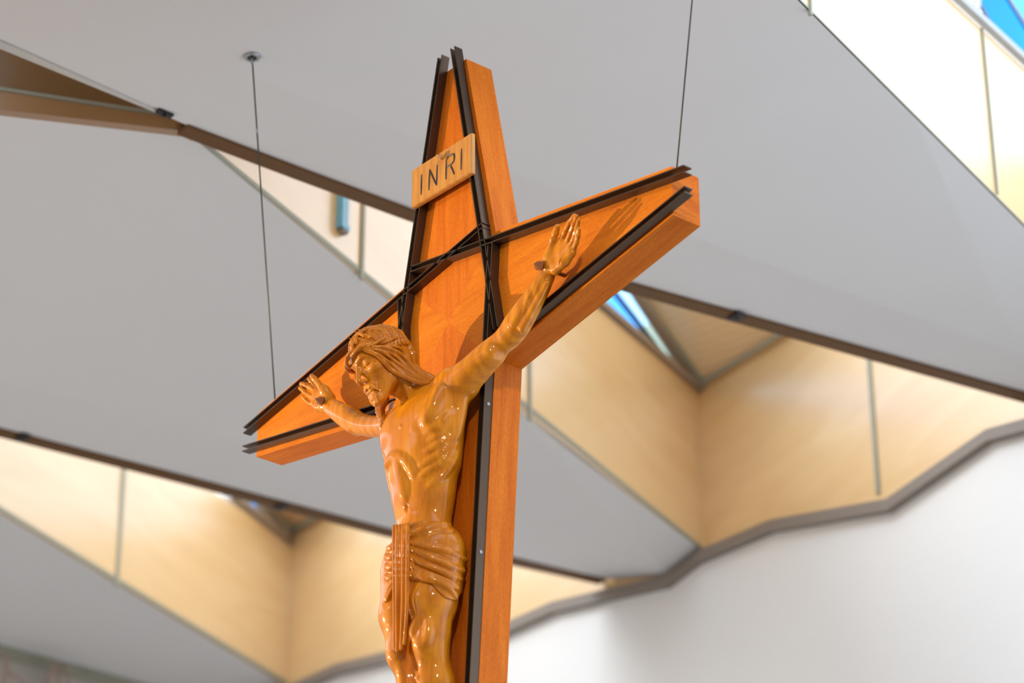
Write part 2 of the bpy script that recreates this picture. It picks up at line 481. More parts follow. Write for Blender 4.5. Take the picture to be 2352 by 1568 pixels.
# window of bay 1: frame board around a tapering blue light
m = MB()
fb = [corner_top, pp(1612, 885), sc0 + dirn * 1.5, sill(far_t * .8)]
W1 = window_strip('window_1', pp, N1, [(1604, 897), (1300, 632), (1300, 440)], M_TAUPE,
    [([(1378, 712), (1300, 640), (1300, 545), (1412, 684), (1546, 852)], M_SKYBLUE),
     ([(1412, 684), (1300, 545), (1300, 525), (1420, 680), (1552, 853), (1546, 852)], M_BLUE),
     ([(1420, 680), (1300, 525), (1300, 470), (1437, 660), (1566, 858), (1552, 853)], M_PALE)])
# taupe filler board between light and corner
m = MB()
for pl in ([(1364, 696), (1378, 709), (1550, 856), (1612, 900), (1612, 912)], [(1300, 380), (1438, 655), (1566, 858), (1612, 905), (1612, 885), (1457, 655)]):
    m.prism([pp(*q) + N1 * .006 for q in pl], -N1 * .005)
tag(m.build('trim_7', M_TAUPE), kind='structure')

# --- bay 2 (between B and C)
P2, D2, N2 = plane_of(C_near[1], C_near[-1])
p2 = lambda x, y: on_plane(x, y, P2, N2)
ct2 = p2(667, 1250); sl2 = p2(510, 1142)
e2 = lambda t: ct2 + (sl2 - ct2) * t
base0 = C_near[-1] + (C_near[0] - C_near[-1]) * 1.35
cE2 = lambda z: V(*(C_near[-1] + D2 * .03)[:2], z)
pts = [base0, cE2(C_near[-1][2]), cE2(ct2[2]), e2(1.0), p2(300, 1010), p2(100, 900), V(base0[0], base0[1], p2(100, 900)[2])]
panel('wall_left', pts, D2, back=-N2)
m = MB()
strip_on(m, p2(264, 1347), p2(264, 1347) + V(0, 0, 1.15), N2, .03)
strip_on(m, base0 + V(0, 0, .004), C_near[-1] + V(0, 0, .004), N2, .022, .008)
sd0 = at(668, 1222, YW); sd1 = at(740, 1187, YW); sd2 = p2(612, 1160)
ddn = sd2 - sd0
strip_on(m, sd0 + V(0, -.01, 0), sd0 + (sd1 - sd0) * 1.2 + V(0, -.01, 0), V(0, -1, 0), .025, .012)
strip_on(m, sd0, sd0 + ddn * 1.2, N2, .035, .02)
tag(m.build('trim_8', M_SEAM), kind='structure')
m = MB(); m.prism([sd0 + V(0, .06, 0), sd0 + (sd1 - sd0) * 1.25 + V(0, .06, 0), sd0 + (sd1 - sd0) * 1.25 + ddn * 1.25, sd0 + ddn * 1.25], (0, 0, .03))
tag(m.build('ceiling', mat_maple('soffit_maple', (.72, .47, .24), (.80, .56, .30))), kind='structure')
right_panel('wall_clerestory', range(1, 11), sd0[2], 0)
W2 = window_strip('window_2', p2, N2, [(662, 1242), (520, 1128), (560, 1060)], M_TAUPE,
    [([(545, 1150), (520, 1128), (526, 1118), (560, 1140), (598, 1185), (590, 1185)], M_DEEPBLUE),
     ([(560, 1140), (526, 1118), (536, 1100), (580, 1150), (612, 1200), (598, 1185)], M_SKYBLUE)])
m = MB()
for pl in ([(505, 1135), (540, 1148), (592, 1187), (614, 1202), (680, 1256), (680, 1266)], [(560, 1080), (582, 1150), (612, 1200), (680, 1258), (680, 1225), (600, 1140)]):
    m.prism([p2(*q) + N2 * .006 for q in pl], -N2 * .005)
tag(m.build('trim_9', M_TAUPE), kind='structure')

# --- bay 0 (nearest, top right of the picture)
P3, D3, N3 = plane_of(A_near[-2], A_near[-1])
P3 = A_near[4]
dd = V(*(A_near[-2] - A_near[4])[:2], 0); dd /= np.linalg.norm(dd); N3 = V(-dd[1], dd[0], 0)
if np.dot(N3, CAM - P3) < 0: N3 = -N3
p3 = lambda x, y: on_plane(x, y, P3, N3)
a0 = P3 - dd * 1.6; a1 = P3 + dd * 3.2
t0, t1 = p3(2180, 0), p3(2352, 158)
tt = lambda t: t0 + (t1 - t0) * t
pts = [a0, a1, tt(3.2), tt(-1.4), V(a0[0], a0[1], tt(-1.4)[2])]
panel('wall_left', pts, dd, back=-N3)
m = MB()
for (x1, y1), (x0, y0) in [((1857, 36), (1854, -60)), ((2286, 446), (2251, 66))]:
    strip_on(m, p3(x1, y1), p3(x0, y0), N3, .012)
strip_on(m, a0 + V(0, 0, .004), a1 + V(0, 0, .004), N3, .008, .006)
tag(m.build('trim_10', M_SEAM), kind='structure')
W0 = window_strip('window_3', p3, N3, [(2150, -40), (2400, 190), (2460, -120), (2170, -160)], M_FRAME,
    [([(2205, -5), (2236, 22), (2235, -80), (2190, -80)], M_CLEAR),
     ([(2243, 32), (2280, 70), (2247, 10)], M_CLEAR),
     ([(2247, 10), (2280, 70), (2352, 144), (2400, 184), (2400, 130), (2250, -100), (2243, -100)], M_BLUE),
     ([(2262, -80), (2400, 140), (2440, 120), (2440, -100)], M_SKYBLUE)])

# fascia and panel, both coloured dark for shade, upper left
f0, f1 = on_z(-330, 215, zBn), on_z(430, 303, zBn)
m = MB(); uvp = None
top0 = on_plane(-330, 160, f0, np.cross(f1 - f0, V(0, 0, 1))); top1 = on_plane(432, 277, f0, np.cross(f1 - f0, V(0, 0, 1)))
nb = np.cross(f1 - f0, V(0, 0, 1)); nb /= np.linalg.norm(nb)
if np.dot(nb, CAM - f0) > 0: nb = -nb
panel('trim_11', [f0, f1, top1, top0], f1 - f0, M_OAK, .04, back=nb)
q0 = top0 + nb * .18; q1 = top1 + nb * .02
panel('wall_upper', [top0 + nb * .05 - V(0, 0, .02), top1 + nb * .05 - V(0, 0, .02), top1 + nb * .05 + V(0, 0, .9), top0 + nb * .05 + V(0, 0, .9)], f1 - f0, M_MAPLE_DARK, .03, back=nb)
m = MB(); m.prism([V(-4.2, -6.5, 2.3), V(.2, -6.5, 2.3), V(.2, -.35, 2.3), V(-4.2, -.35, 2.3)], (0, 0, .05)); m.prism([V(-4.2, -6.5, 1.36), V(-4.2, -.35, 1.36), V(-4.2, -.35, 2.3), V(-4.2, -6.5, 2.3)], (.05, 0, 0)); tag(m.build('ceiling', M_CEIL), kind='structure')  # unseen roof slab and side, added to block sky light over this gap
m = MB(); strip_on(m, top0 + V(0, 0, .008), top1 + V(0, 0, .008), -nb, .012, .01)
tag(m.build('trim_12', M_SEAM), kind='structure')
# white angle strip along the edge of A
m = MB()
ea, eb = on_z(-200, 2, zA - .002), on_z(385, 262, zA - .002)
nn = V(-(eb - ea)[1], (eb - ea)[0], 0); nn /= np.linalg.norm(nn)
if nn[0] > 0: nn = -nn
m.prism([ea, eb, eb + nn * .01, ea + nn * .055], (0, 0, -.006))
m.prism([ea, eb, eb + V(0, 0, .02), ea + V(0, 0, .02)], nn * .004)
tag(m.build('trim_13', mat_plain('white_metal_angle', (.60, .58, .55), .4)), kind='structure')
c = on_z(378, 260, zA - .01); m = MB(c); m.box(c, (.012, 0, 0), (0, .03, 0), (0, 0, .006)); m.tube([c, c + V(0, .0, -.015)], .006, 8)
tag(m.build('mounting_clip', M_BLACK), 'small black fitting with screw at the end of the white angle strip', 'clip')

# blue box lamp on the maple panel left of the INRI board
r = empty('wall_box_light', pp(780, 535))
c = pp(777, 530); up = V(0, 0, 1)
m = MB(pp(780, 535)); m.box(c + up * .10 + N1 * .02, D1 * .026, up * .10, N1 * .016); m.build('housing', M_BOXBLUE, r)
m = MB(pp(780, 535)); m.box(c + up * .10 + N1 * .037 + D1 * .012, D1 * .011, up * .085, N1 * .002); m.build('face_plate', mat_plain('white_plastic', (.75, .80, .85), .3), r)
m = MB(pp(780, 535)); m.box(c - up * .008 + N1 * .018, D1 * .020, up * .007, N1 * .015); m.build('end_cap', M_GREY, r)
tag(r, 'narrow light blue box fixture on pale maple panel left of the inscribed board', 'wall light')

# pale branches before the far wall
br = empty('bare_branch', (-6.75, 1.6, 0))
def br_pt(x, y): return on_plane(x, y, V(-6.8, 0, 0), V(1, 0, 0))
for k, (pl, rr, nm) in enumerate([([(8, 1500), (16, 1530), (10, 1560), (-6, 1600)], .02, 'branch'), ([(132, 1522), (118, 1548), (104, 1580), (98, 1640)], .026, 'branch'),
    ([(138, 1524), (136, 1560), (134, 1640)], .014, 'branch'), ([(146, 1524), (152, 1545), (160, 1575), (170, 1640)], .010, 'branch'), ([(20, 1545), (45, 1560), (70, 1585), (100, 1640)], .012, 'branch')]):
    m = MB(V(-6.75, 1.6, 0)); m.tube([br_pt(*q) for q in pl], rr * .8, 8); m.build(nm, M_BRANCH, br, True)
tag(br, 'pale bare branches standing before the far wall below the lowest ceiling strip', 'branches')

# ------------------------------------------------------------------ the cross
A_, H_, T_, B_, W_, VV, D_ = 1.0, .0777, .0736, .8969, .2224, .2134, .100
W2_, C2_ = .1532, 1.2
Wb = W_ + (W2_ - W_) * (1.75 - VV) / (C2_ - VV); CB = 1.75
cross = empty('hanging_cross', (0, 0, -CB))
OC = V(0, 0, -CB)
def P2d(x, z, y=0): return V(x, y, z)
m = MB(OC)
def face(pl, ax):
    pts = [P2d(*q) for q in pl]; m.poly(pts, uv_plane(pts, V(.37, 0, .11), ax))
up_, rt_ = V(0, 0, 1), V(1, 0, 0)
face([(0, 0), (W_, VV), (T_, B_), (-T_, B_), (-W_, VV)], up_)
face([(0, 0), (-W_, -VV), (-Wb, -CB), (Wb, -CB), (W_, -VV)], V(0, .0, -1))
face([(0, 0), (W_, -VV), (A_, -H_), (A_, H_), (W_, VV)], rt_)
face([(0, 0), (-W_, VV), (-A_, H_), (-A_, -H_), (-W_, -VV)], V(-1, 0, .0))
outl = [(T_, B_), (-T_, B_), (-W_, VV), (-A_, H_), (-A_, -H_), (-W_, -VV), (-Wb, -CB), (Wb, -CB), (W_, -VV), (A_, -H_), (A_, H_), (W_, VV)]
m.poly([P2d(x, z, D_) for x, z in outl][::-1] if False else [P2d(x, z, D_) for x, z in outl])
for i in range(len(outl)):
    a, b = outl[i], outl[(i + 1) % len(outl)]
    q = [P2d(*a), P2d(*b), P2d(*b, D_), P2d(*a, D_)]
    ax = q[1] - q[0]
    if np.linalg.norm(ax) < .17: ax = V(0, 1, 0) if abs(ax[0]) < .01 else V(1, 0, 0)
    m.poly(q, uv_plane(q, V(.1, .2, .3) * i, ax))
body = m.build('timber_beams', M_BEAM, cross)
bpy.context.view_layer.update()
body.data.materials.append(M_BEAM2)
for i_ in (2, 3): body.data.polygons[i_].material_index = 1
bv = body.modifiers.new('bevel', 'BEVEL'); bv.width = .0015; bv.segments = 2; bv.limit_method = 'ANGLE'; bv.angle_limit = math.radians(40)

STRIPS = []
def sm(x, z, sx=1, sz=1): return (x, z)
A_line = [((1.080, .032), (-.155, .246)), ((1.080, .012), (-.157, .229))]
B_line = [((1.081, -.034), (-.157, -.252)), ((1.081, -.052), (-.155, -.270))]
E_line = [((.032, .943), (.250, -.135)), ((.052, .942), (.270, -.135))]
G_line = [((.223, .156), (.089, -CB - .04)), ((.243, .156), (.109, -CB - .04))]
mir = lambda L, off: [((-x0 + off, z0), (-x1 + off, z1)) for (x0, z0), (x1, z1) in L]
for L in (A_line, B_line, mir(A_line, .043), mir(B_line, .043), E_line, mir(E_line, .020), G_line, mir(G_line, .026)): STRIPS += L
for (x0, z0), (x1, z1) in STRIPS:
    m = MB(OC); a, b = V(x0, -.0155, z0), V(x1, -.0155, z1)
    d = (b - a) / np.linalg.norm(b - a); s = V(d[2], 0, -d[0])
    m.box((a + b) / 2, s * .0019, V(0, .0148, 0), d * np.linalg.norm(b - a) / 2)
    m.build('metal_strip', M_METAL, cross)
for z in (-.357, -.81, -1.26):
    x = .243 + (.109 - .243) * (.156 - z) / (.156 + CB + .04)
    m = MB(OC); c = V(x + .0018, -.015, z); m.tube([c, c + V(.0022, 0, 0)], [.006, .005], 12); m.build('screw', M_STEEL, cross)
tag(cross, 'large reddish brown wooden cross with tapered arms and dark metal strips, hanging on two cables', 'cross')

# inscribed board
pl = empty('inscribed_board', (.015, -.04, .43))
OP = V(.015, -.04, .43)
m = MB(OP); yb, yf = -.0312, -.047
pq = [V(-.135, yf, .438), V(.162, yf, .428), V(.160, yf, .569), V(-.137, yf, .573)]
mid = [p * V(1, 1, 1) for p in pq]
cen = sum(mid) / 4
fr_ = [cen + (p - cen) * V(.975, 1, .96) for p in mid]; bk = [V(p[0], yb, p[2]) for p in mid]; md = [V(p[0], yf + .005, p[2]) for p in mid]
m.poly(fr_, uv_plane(fr_, OP, rt_)); m.poly(bk[::-1])
for i in range(4):
    j = (i + 1) % 4
    m.poly([fr_[j], fr_[i], md[i], md[j]]); m.poly([md[j], md[i], bk[i], bk[j]])
m.build('board', M_PLAQUE, pl)
zz = lambda x, y: (930 + x * .13393, 290 + y * .13393)
def stroke(pts, r=.0042):
    mm = MB(OP)
    q = [at(*zz(*p), yf) for p in pts]
    q = [V(a[0], yf + .0008, a[2]) for a in q]
    mm.tube(q, [r * .6] + [r] * (len(q) - 2) + [r * .7] if len(q) > 2 else [r * .8, r * .8], 8)
    return mm
def letter(strokes):
    mm = MB(OP)
    for st in strokes:
        q = [at(*zz(*p), yf) for p in st]; q = [V(a[0], yf + .0016, a[2]) for a in q]
        n = len(q); mm.tube(q, [.0034] + [.0042] * (n - 2) + [.0034], 8)
    mm.build('letter', M_INK, pl)
def dens(pts):
    o = []
    for a, b in zip(pts, pts[1:]):
        for t in (0, .33, .66): o.append((a[0] + (b[0] - a[0]) * t, a[1] + (b[1] - a[1]) * t))
    return o + [pts[-1]]
letter([dens([(287, 828), (280, 1175)])])
letter([dens([(426, 738), (412, 1098)]), dens([(426, 745), (480, 870), (543, 1012)]), dens([(556, 665), (545, 1012)])])
letter([dens([(712, 575), (705, 912)]), dens([(712, 575), (755, 510), (805, 482), (842, 482), (852, 530), (838, 600), (795, 655), (730, 690)]), dens([(785, 672), (820, 750), (848, 822)])])
letter([dens([(972, 388), (966, 748)])])
c = at(*zz(640, 545), -.05)
m = MB(OP); m.tube([V(c[0], -.045, c[2]), V(c[0], -.062, c[2] + .002)], [.0065, .0065], 10)
m.tube([V(c[0] - .002, -.060, c[2]), V(c[0] - .001, -.072, c[2] + .002)], [.014, .003], 5)
m.build('wooden_peg', M_PLAQUE, pl)
tag(pl, 'small wooden board carved with the letters INRI above the crossing of the beams', 'sign')

# cables
def cable(lo, hi, label, withmount=True):
    r = empty('suspension_cable', lo); m = MB(lo); m.tube([lo, (lo + hi) / 2, hi], .0026, 8); m.build('wire', M_CABLE, r, True)
    m = MB(lo); j = lo + (hi - lo) * .78; m.tube([j, j + (hi - lo) * .012], .004, 8); m.build('ferrule', M_STEEL, r)
    m = MB(lo)
    n = 28; R = [(.016, .001), (.0165, -.006), (.026, -.006), (.028, .0)]
    for k in range(n):
        a0, a1 = 2 * math.pi * k / n, 2 * math.pi * (k + 1) / n
        for (r0, h0), (r1, h1) in zip(R, R[1:]):
            P = lambda rr, hh, aa: V(hi[0] + rr * math.cos(aa), hi[1] + rr * math.sin(aa), hi[2] + hh)
            m.poly([P(r0, h0, a0), P(r0, h0, a1), P(r1, h1, a1), P(r1, h1, a0)])
    m.build('ceiling_rose', M_STEEL, r, True)
    m = MB(lo); m.tube([hi + V(0, 0, .001), hi - V(0, 0, .004)], .0158, 20); m.build('socket', M_BLACK, r)
    m = MB(lo); m.tube([hi - V(0, 0, .006), hi - V(0, 0, .03)], [.005, .003], 10); m.build('gripper', M_STEEL, r)
    tag(r, label, 'cable', 'steel cables of the hanging cross')
l_lo = at(612.5, 932, .055); l_lo[2] = H_ + (VV - H_) * (1 + l_lo[0]) / (A_ - W_) + .001
zl = lambda x: H_ + (VV - H_) * (1 - abs(x)) / (A_ - W_)
cable(V(-.972, .05, zl(.972) + .0005), on_z(579, 130, 1.252), 'thin steel cable from the cross\'s left arm tip up to a round ceiling rose')
cable(V(.962, .05, zl(.962) + .0005), (lambda a, b: a + (b - a) * (1.252 - a[2]) / (b[2] - a[2]))(V(.962, .05, zl(.962)), at(1590, 0, .05)), 'thin steel cable rising from the cross\'s right arm tip out of the picture')

# ------------------------------------------------------------------ carving tools: distance fields and surface nets
def smin(a, b, k):
    h = np.maximum(k - np.abs(a - b), 0) / k
    return np.minimum(a, b) - h * h * k * .25
def smax(a, b, k): return -smin(-a, -b, k)
class Field:
    def __init__(s): s.ops = []
    def add(s, fn, lo, hi, k=.01, mode='u'): s.ops.append((fn, np.array(lo, float), np.array(hi, float), k, mode))
    def ell(s, c, r, k=.01, axes=None, mode='u'):
        c = np.array(c, float); r = np.array(r, float)
        Mx = np.eye(3) if axes is None else np.array(axes, float)      # rows = local axes
        def fn(P):
            q = (P - c) @ Mx.T
            k0 = np.sqrt(((q / r) ** 2).sum(1)); k1 = np.sqrt(((q / r ** 2) ** 2).sum(1))
            return k0 * (k0 - 1) / (k1 + 1e-9)
        R = r if axes is None else np.abs(Mx.T) @ r
        s.add(fn, c - R, c + R, k, mode)
    def cap(s, a, b, ra, rb=None, k=.01, mode='u', flat=None):
        a = np.array(a, float); b = np.array(b, float); rb = ra if rb is None else rb
        ab = b - a; L2 = ab @ ab + 1e-12
        def fn(P):
            q = P - a; t = np.clip(q @ ab / L2, 0, 1)
            d = q - t[:, None] * ab
            if flat is not None:                       # flat = (axis, factor): squash along axis
                ax, f = flat; d = d + np.outer(d @ ax, ax) * (f - 1)
            return (np.sqrt((d * d).sum(1)) - (ra + (rb - ra) * t)) / (flat[1] if flat is not None and flat[1] > 1 else 1)
        R = max(ra, rb)
        s.add(fn, np.minimum(a, b) - R, np.maximum(a, b) + R, k, mode)
    def chain(s, pts, rads, k=.01, mode='u', flat=None):
        for i in range(len(pts) - 1): s.cap(pts[i], pts[i + 1], rads[i], rads[i + 1], k, mode, flat)
    def half(s, p, n, k=.004):
        """cut away everything on the side n points to"""
        p = np.array(p, float); n = np.array(n, float); n /= np.linalg.norm(n)
        s.add(lambda P: -((P - p) @ n), (-9, -9, -9), (9, 9, 9), k, 's')
    def __call__(s, P, lo=None, hi=None, pad=.012):
        if lo is None: lo, hi = P.min(0), P.max(0)
        d = np.full(len(P), .5)
        for fn, l, h, k, mode in s.ops:
            e = k + pad
            if (l - e > hi).any() or (h + e < lo).any(): continue
            if mode == 'u': d = smin(d, fn(P), k)
            elif mode == 's': d = smax(d, -fn(P), k)
            elif mode == 'i': d = smax(d, fn(P), k)
            elif mode == 'd': d = d + fn(P)
        return d
    def hit(s, px, py, t0=7.2, t1=10.5, n=420):
        """first point of the surface on a line of sight"""
        d = ray(px, py); T = np.linspace(t0, t1, n); P = CAM + T[:, None] * d
        v = np.array([s(P[i:i + 30]) for i in range(0, n, 30)]).ravel(); i = int(np.argmax(v < 0))
        if v[i] >= 0: return None
        a, b = T[max(i - 1, 0)], T[i]
        for _ in range(14):
            c = (a + b) / 2
            if s(CAM + c * d[None])[0] < 0: b = c
            else: a = c
        return CAM + a * d
def axis(lo, hi, step, fine):
    out = [lo]
    while out[-1] < hi:
        st = step
        for a, b, f in fine:
            if a - .01 <= out[-1] <= b: st = min(st, f)
        out.append(out[-1] + st)
    return np.array(out)
def carve(F, xs, ys, zs, B=22):
    nx, ny, nz = len(xs), len(ys), len(zs)
    D = np.full((nx, ny, nz), .5, np.float32)
    for i in range(0, nx, B):
        for j in range(0, ny, B):
            for k in range(0, nz, B):
                X, Y, Z = xs[i:i + B], ys[j:j + B], zs[k:k + B]
                lo = V(X[0], Y[0], Z[0]); hi = V(X[-1], Y[-1], Z[-1])
                act = [o for o in F.ops if o[4] == 'u' and not ((o[1] - o[3] - .006 > hi).any() or (o[2] + o[3] + .006 < lo).any())]
                if not act: continue
                P = np.stack(np.meshgrid(X, Y, Z, indexing='ij'), -1).reshape(-1, 3)
                D[i:i + B, j:j + B, k:k + B] = F(P, lo, hi).reshape(len(X), len(Y), len(Z))
    S = D < 0
    c = S[:-1, :-1, :-1].astype(np.int8)
    for a in (0, 1):
        for b in (0, 1):
            for e in (0, 1):
                if a or b or e: c += S[a:nx - 1 + a, b:ny - 1 + b, e:nz - 1 + e]
    I, J, K = np.nonzero((c > 0) & (c < 8))
    idx = np.full(c.shape, -1, np.int32); idx[I, J, K] = np.arange(len(I))
    acc = np.zeros((len(I), 3)); cnt = np.zeros(len(I))
    g = lambda a, b, e: (np.stack([xs[I + a], ys[J + b], zs[K + e]], 1), D[I + a, J + b, K + e].astype(float))
    cor = {(a, b, e): g(a, b, e) for a in (0, 1) for b in (0, 1) for e in (0, 1)}
    for p in cor:
        for ax in range(3):
            if p[ax] == 0:
                q = list(p); q[ax] = 1; (pa, da), (pb, db) = cor[p], cor[tuple(q)]
                mk = (da < 0) != (db < 0); t = np.where(mk, da / np.where(mk, da - db, 1), 0)
                acc += np.where(mk[:, None], pa + (pb - pa) * t[:, None], 0); cnt += mk
    vs = acc / cnt[:, None]
    quads = []
    for ax in range(3):
        sl0 = [slice(1, -1)] * 3; sl0[ax] = slice(0, -1); sl1 = list(sl0); sl1[ax] = slice(1, None)
        a, b = S[tuple(sl0)], S[tuple(sl1)]
        e = np.nonzero(a != b); e = [e[i] + (0 if i == ax else 1) for i in range(3)]
        ins = S[e[0], e[1], e[2]]
        u, w = (ax + 1) % 3, (ax + 2) % 3
        def cell(du, dw):
            q = [x.copy() for x in e]; q[u] -= du; q[w] -= dw; return idx[q[0], q[1], q[2]]
        Q = np.stack([cell(1, 1), cell(0, 1), cell(0, 0), cell(1, 0)], 1)
        Q[~ins] = Q[~ins][:, ::-1]
        quads.append(Q)
    q = np.concatenate(quads); q = q[(q >= 0).all(1)]
    return vs, q

# ------------------------------------------------------------------ the carved figure
OF = V(0, 0, -1.45)
fig = empty('carved_figure', (0, -.05, -1.45)); OFv = V(0, -.05, -1.45)
HC = V(-.0567, -.1952, -.1836)
hS, hN, hU = V(.9708, -.2350, .0475), V(-.1897, -.8740, -.4473), V(-.1467, -.4253, .8931)
HAX = np.array([hS, hN, hU])
def hp(s, n, u, k=1.0): return HC + (hS * s + hN * n + hU * u) * 1.0
body = Field()
# trunk
body.ell((0, -.092, -.405), (.150, .086, .150), .03)
body.ell((0, -.085, -.53), (.126, .078, .14), .05)
body.ell((.0, -.080, -.66), (.100, .062, .13), .05)
body.ell((0, -.088, -.80), (.122, .080, .110), .05)
for s_ in (-1, 1):
    body.ell((s_ * .070, -.125, -.375), (.068, .046, .060), .03)      # pectorals
    body.cap((s_ * .10, -.085, -.33), (s_ * .165, -.075, -.30), .052, .050, .04)  # shoulders
    body.cap((s_ * .112, -.085, -.36), (s_ * .11, -.08, -.52), .040, .028, .04)     # flank under the arm
    body.cap((s_ * .045, -.09, -.285), (s_ * .13, -.085, -.272), .030, .032, .03)   # trapezius
    # legs
    body.chain([(s_ * .066, -.088, -.82), (s_ * .068, -.098, -.95), (s_ * .060, -.095, -1.04), (s_ * .055, -.088, -1.09)], [.078, .064, .048, .043], .03)
    body.ell((s_ * .060, -.122, -1.075), (.034, .030, .040), .02)      # kneecap
    body.ell((s_ * .050, -.118, -1.03), (.02, .024, .028), .02)
    body.chain([(s_ * .055, -.086, -1.09), (s_ * .053, -.066, -1.18), (s_ * .036, -.055, -1.30), (s_ * .026, -.060, -1.385)], [.042, .047, .032, .024], .02)
    body.cap((s_ * .050, -.112, -1.11), (s_ * .032, -.082, -1.36), .014, .010, .02)
    body.chain([(s_ * .026, -.060, -1.385), (s_ * .024, -.090, -1.42), (s_ * .022, -.125, -1.435)], [.024, .025, .016], .015)
    for t_ in range(5):
        body.cap((s_ * (.012 + .007 * t_), -.125, -1.435), (s_ * (.013 + .009 * t_), -.146 + .003 * t_, -1.440), .0065, .0055, .003)
# arms: pixel stations along the axis and their radii
armR = [((1040, 880), -.088, .050), ((1072, 862), -.088, .043), ((1118, 815), -.072, .037), ((1150, 789), -.060, .034), ((1172, 768), -.056, .037),
        ((1193, 737), -.056, .0395), ((1229, 681), -.056, .032), ((1252, 643), -.055, .0235), ((1262, 620), -.057, .0210), ((1270, 604), -.060, .0195)]
armL = [((912, 972), -.10, .046), ((880, 978), -.088, .034), ((848, 978), -.072, .033), ((822, 971), -.062, .034), ((806, 962), -.060, .036),
        ((786, 950), -.060, .032), ((767, 938), -.057, .027), ((755, 929), -.056, .0235), ((746, 922), -.058, .021)]
for arm in (armR, armL):
    P_ = [at(*p, y) for p, y, r in arm]
    Q_ = [np.append(p, r[2]) for p, r in zip(P_, arm)]; O_ = []
    for i in range(len(Q_) - 1):
        q0, q1, q2, q3 = Q_[max(i - 1, 0)], Q_[i], Q_[i + 1], Q_[min(i + 2, len(Q_) - 1)]
        for t in (0, .2, .4, .6, .8):
            O_.append(.5 * ((2 * q1) + (-q0 + q2) * t + (2 * q0 - 5 * q1 + 4 * q2 - q3) * t * t + (-q0 + 3 * q1 - 3 * q2 + q3) * t ** 3))
    O_.append(Q_[-1])
    for a_, b_ in zip(O_, O_[1:]): body.cap(a_[:3], b_[:3], a_[3] - .0015, b_[3] - .0015, .006)
body.cap(at(1048, 878, -.10), at(1125, 812, -.085), .030, .024, .02)      # biceps
body.cap(at(1080, 885, -.07), at(1140, 820, -.055), .024, .022, .02)
body.cap(at(1180, 745, -.085), at(1238, 655, -.068), .012, .006, .014)
body.cap(at(1200, 755, -.07), at(1258, 650, -.062), .012, .006, .014)
body.cap(at(790, 937, -.075), at(758, 920, -.065), .012, .008, .012)
body.cap(at(808, 985, -.075), at(752, 944, -.07), .012, .006, .012)
body.ell(at(822, 990, -.06), (.014, .012, .012), .012)
# shoulder seams are carved where the arms were joined
# hands
def finger(pts, ys, r0, r1, k=.003):
    P = [at(x, y, Y) for (x, y), Y in zip(pts, ys)]
    R = np.linspace(r0, r1, len(P))
    for i in range(len(P) - 1): body.cap(P[i], P[i + 1], R[i], R[i + 1], k)
    for q in P[1:-1]: body.ell(q, (r1 * 1.2,) * 3, .004)
palmw = at(1263, 616, -.058)
for (x, y), Y, r in [((1289, 553), -.070, .0115), ((1298, 560), -.068, .0115), ((1307, 567), -.066, .0115), ((1315, 573), -.063, .0105)]:
    body.cap(palmw + (at(x, y, Y) - palmw) * .12, at(x, y, Y), .019, r, .012)
body.chain([at(1270, 605, -.066), at(1261, 590, -.075), at(1267, 566, -.080)], [.017, .0165, .012], .010)       # ball of the thumb
body.chain([at(1276, 619, -.062), at(1296, 601, -.066), at(1314, 582, -.064)], [.016, .014, .011], .010)     # outer edge
finger([(1288, 556), (1298, 531), (1308, 511), (1319, 495)], [-.070, -.080, -.090, -.097], .0088, .0062)
finger([(1299, 562), (1311, 535), (1318, 514), (1324, 497)], [-.068, -.080, -.092, -.100], .0088, .0062)
finger([(1308, 569), (1319, 545), (1325, 524), (1329, 506)], [-.066, -.078, -.090, -.098], .0084, .0060)
finger([(1316, 575), (1324, 557), (1328, 541), (1330, 527)], [-.063, -.072, -.080, -.088], .0074, .0055)
finger([(1266, 568), (1271, 548), (1276, 534), (1280, 521)], [-.080, -.088, -.093, -.098], .0105, .0085)
body.chain([at(1284, 608, -.0775), at(1296, 580, -.083), at(1299, 566, -.082)], [.002, .0022, .0015], .003, 's')  # palm creases
# hand towards the left arm tip, seen from its thumb side
palmw = at(753, 928, -.058)
for (x, y), Y, r in [((731, 893), -.066, .0105), ((726, 903), -.069, .0108), ((722, 915), -.069, .0105), ((722, 928), -.067, .0098)]:
    body.cap(palmw + (at(x, y, Y) - palmw) * .1, at(x, y, Y), .020, r, .012)
body.chain([at(757, 913, -.06), at(746, 897, -.072), at(738, 888, -.080)], [.018, .0155, .0115], .010)
body.chain([at(747, 938, -.062), at(733, 935, -.068), at(724, 930, -.072)], [.015, .0135, .0105], .010)
finger([(738, 890), (729, 878), (722, 870), (716, 863)], [-.078, -.083, -.087, -.090], .0105, .0075)
finger([(731, 893), (722, 884), (715, 876), (709, 870)], [-.064, -.068, -.072, -.077], .0080, .0060)
finger([(726, 899), (713, 890), (703, 884), (692, 881)], [-.068, -.074, -.081, -.088], .0084, .0066)
finger([(722, 914), (711, 908), (699, 899), (689, 891)], [-.069, -.076, -.083, -.090], .0078, .0062)
finger([(722, 929), (711, 926), (702, 918), (694, 910)], [-.067, -.072, -.077, -.082], .0070, .0054)
# neck
body.cap((0, -.090, -.285), hp(0, -.040, -.045), .052, .046, .03)
body.cap(hp(.052, -.016, -.040), (.012, -.136, -.302), .019, .012, .012)
body.cap(hp(-.045, -.015, -.045), (-.020, -.138, -.305), .014, .010, .012)
body.cap((.015, -.140, -.305), (.115, -.118, -.272), .012, .013, .012)      # collar bones
body.cap((-.020, -.142, -.308), (-.115, -.118, -.275), .012, .013, .012)
body.ell((-.003, -.152, -.312), (.012, .012, .012), .012, None, 's')
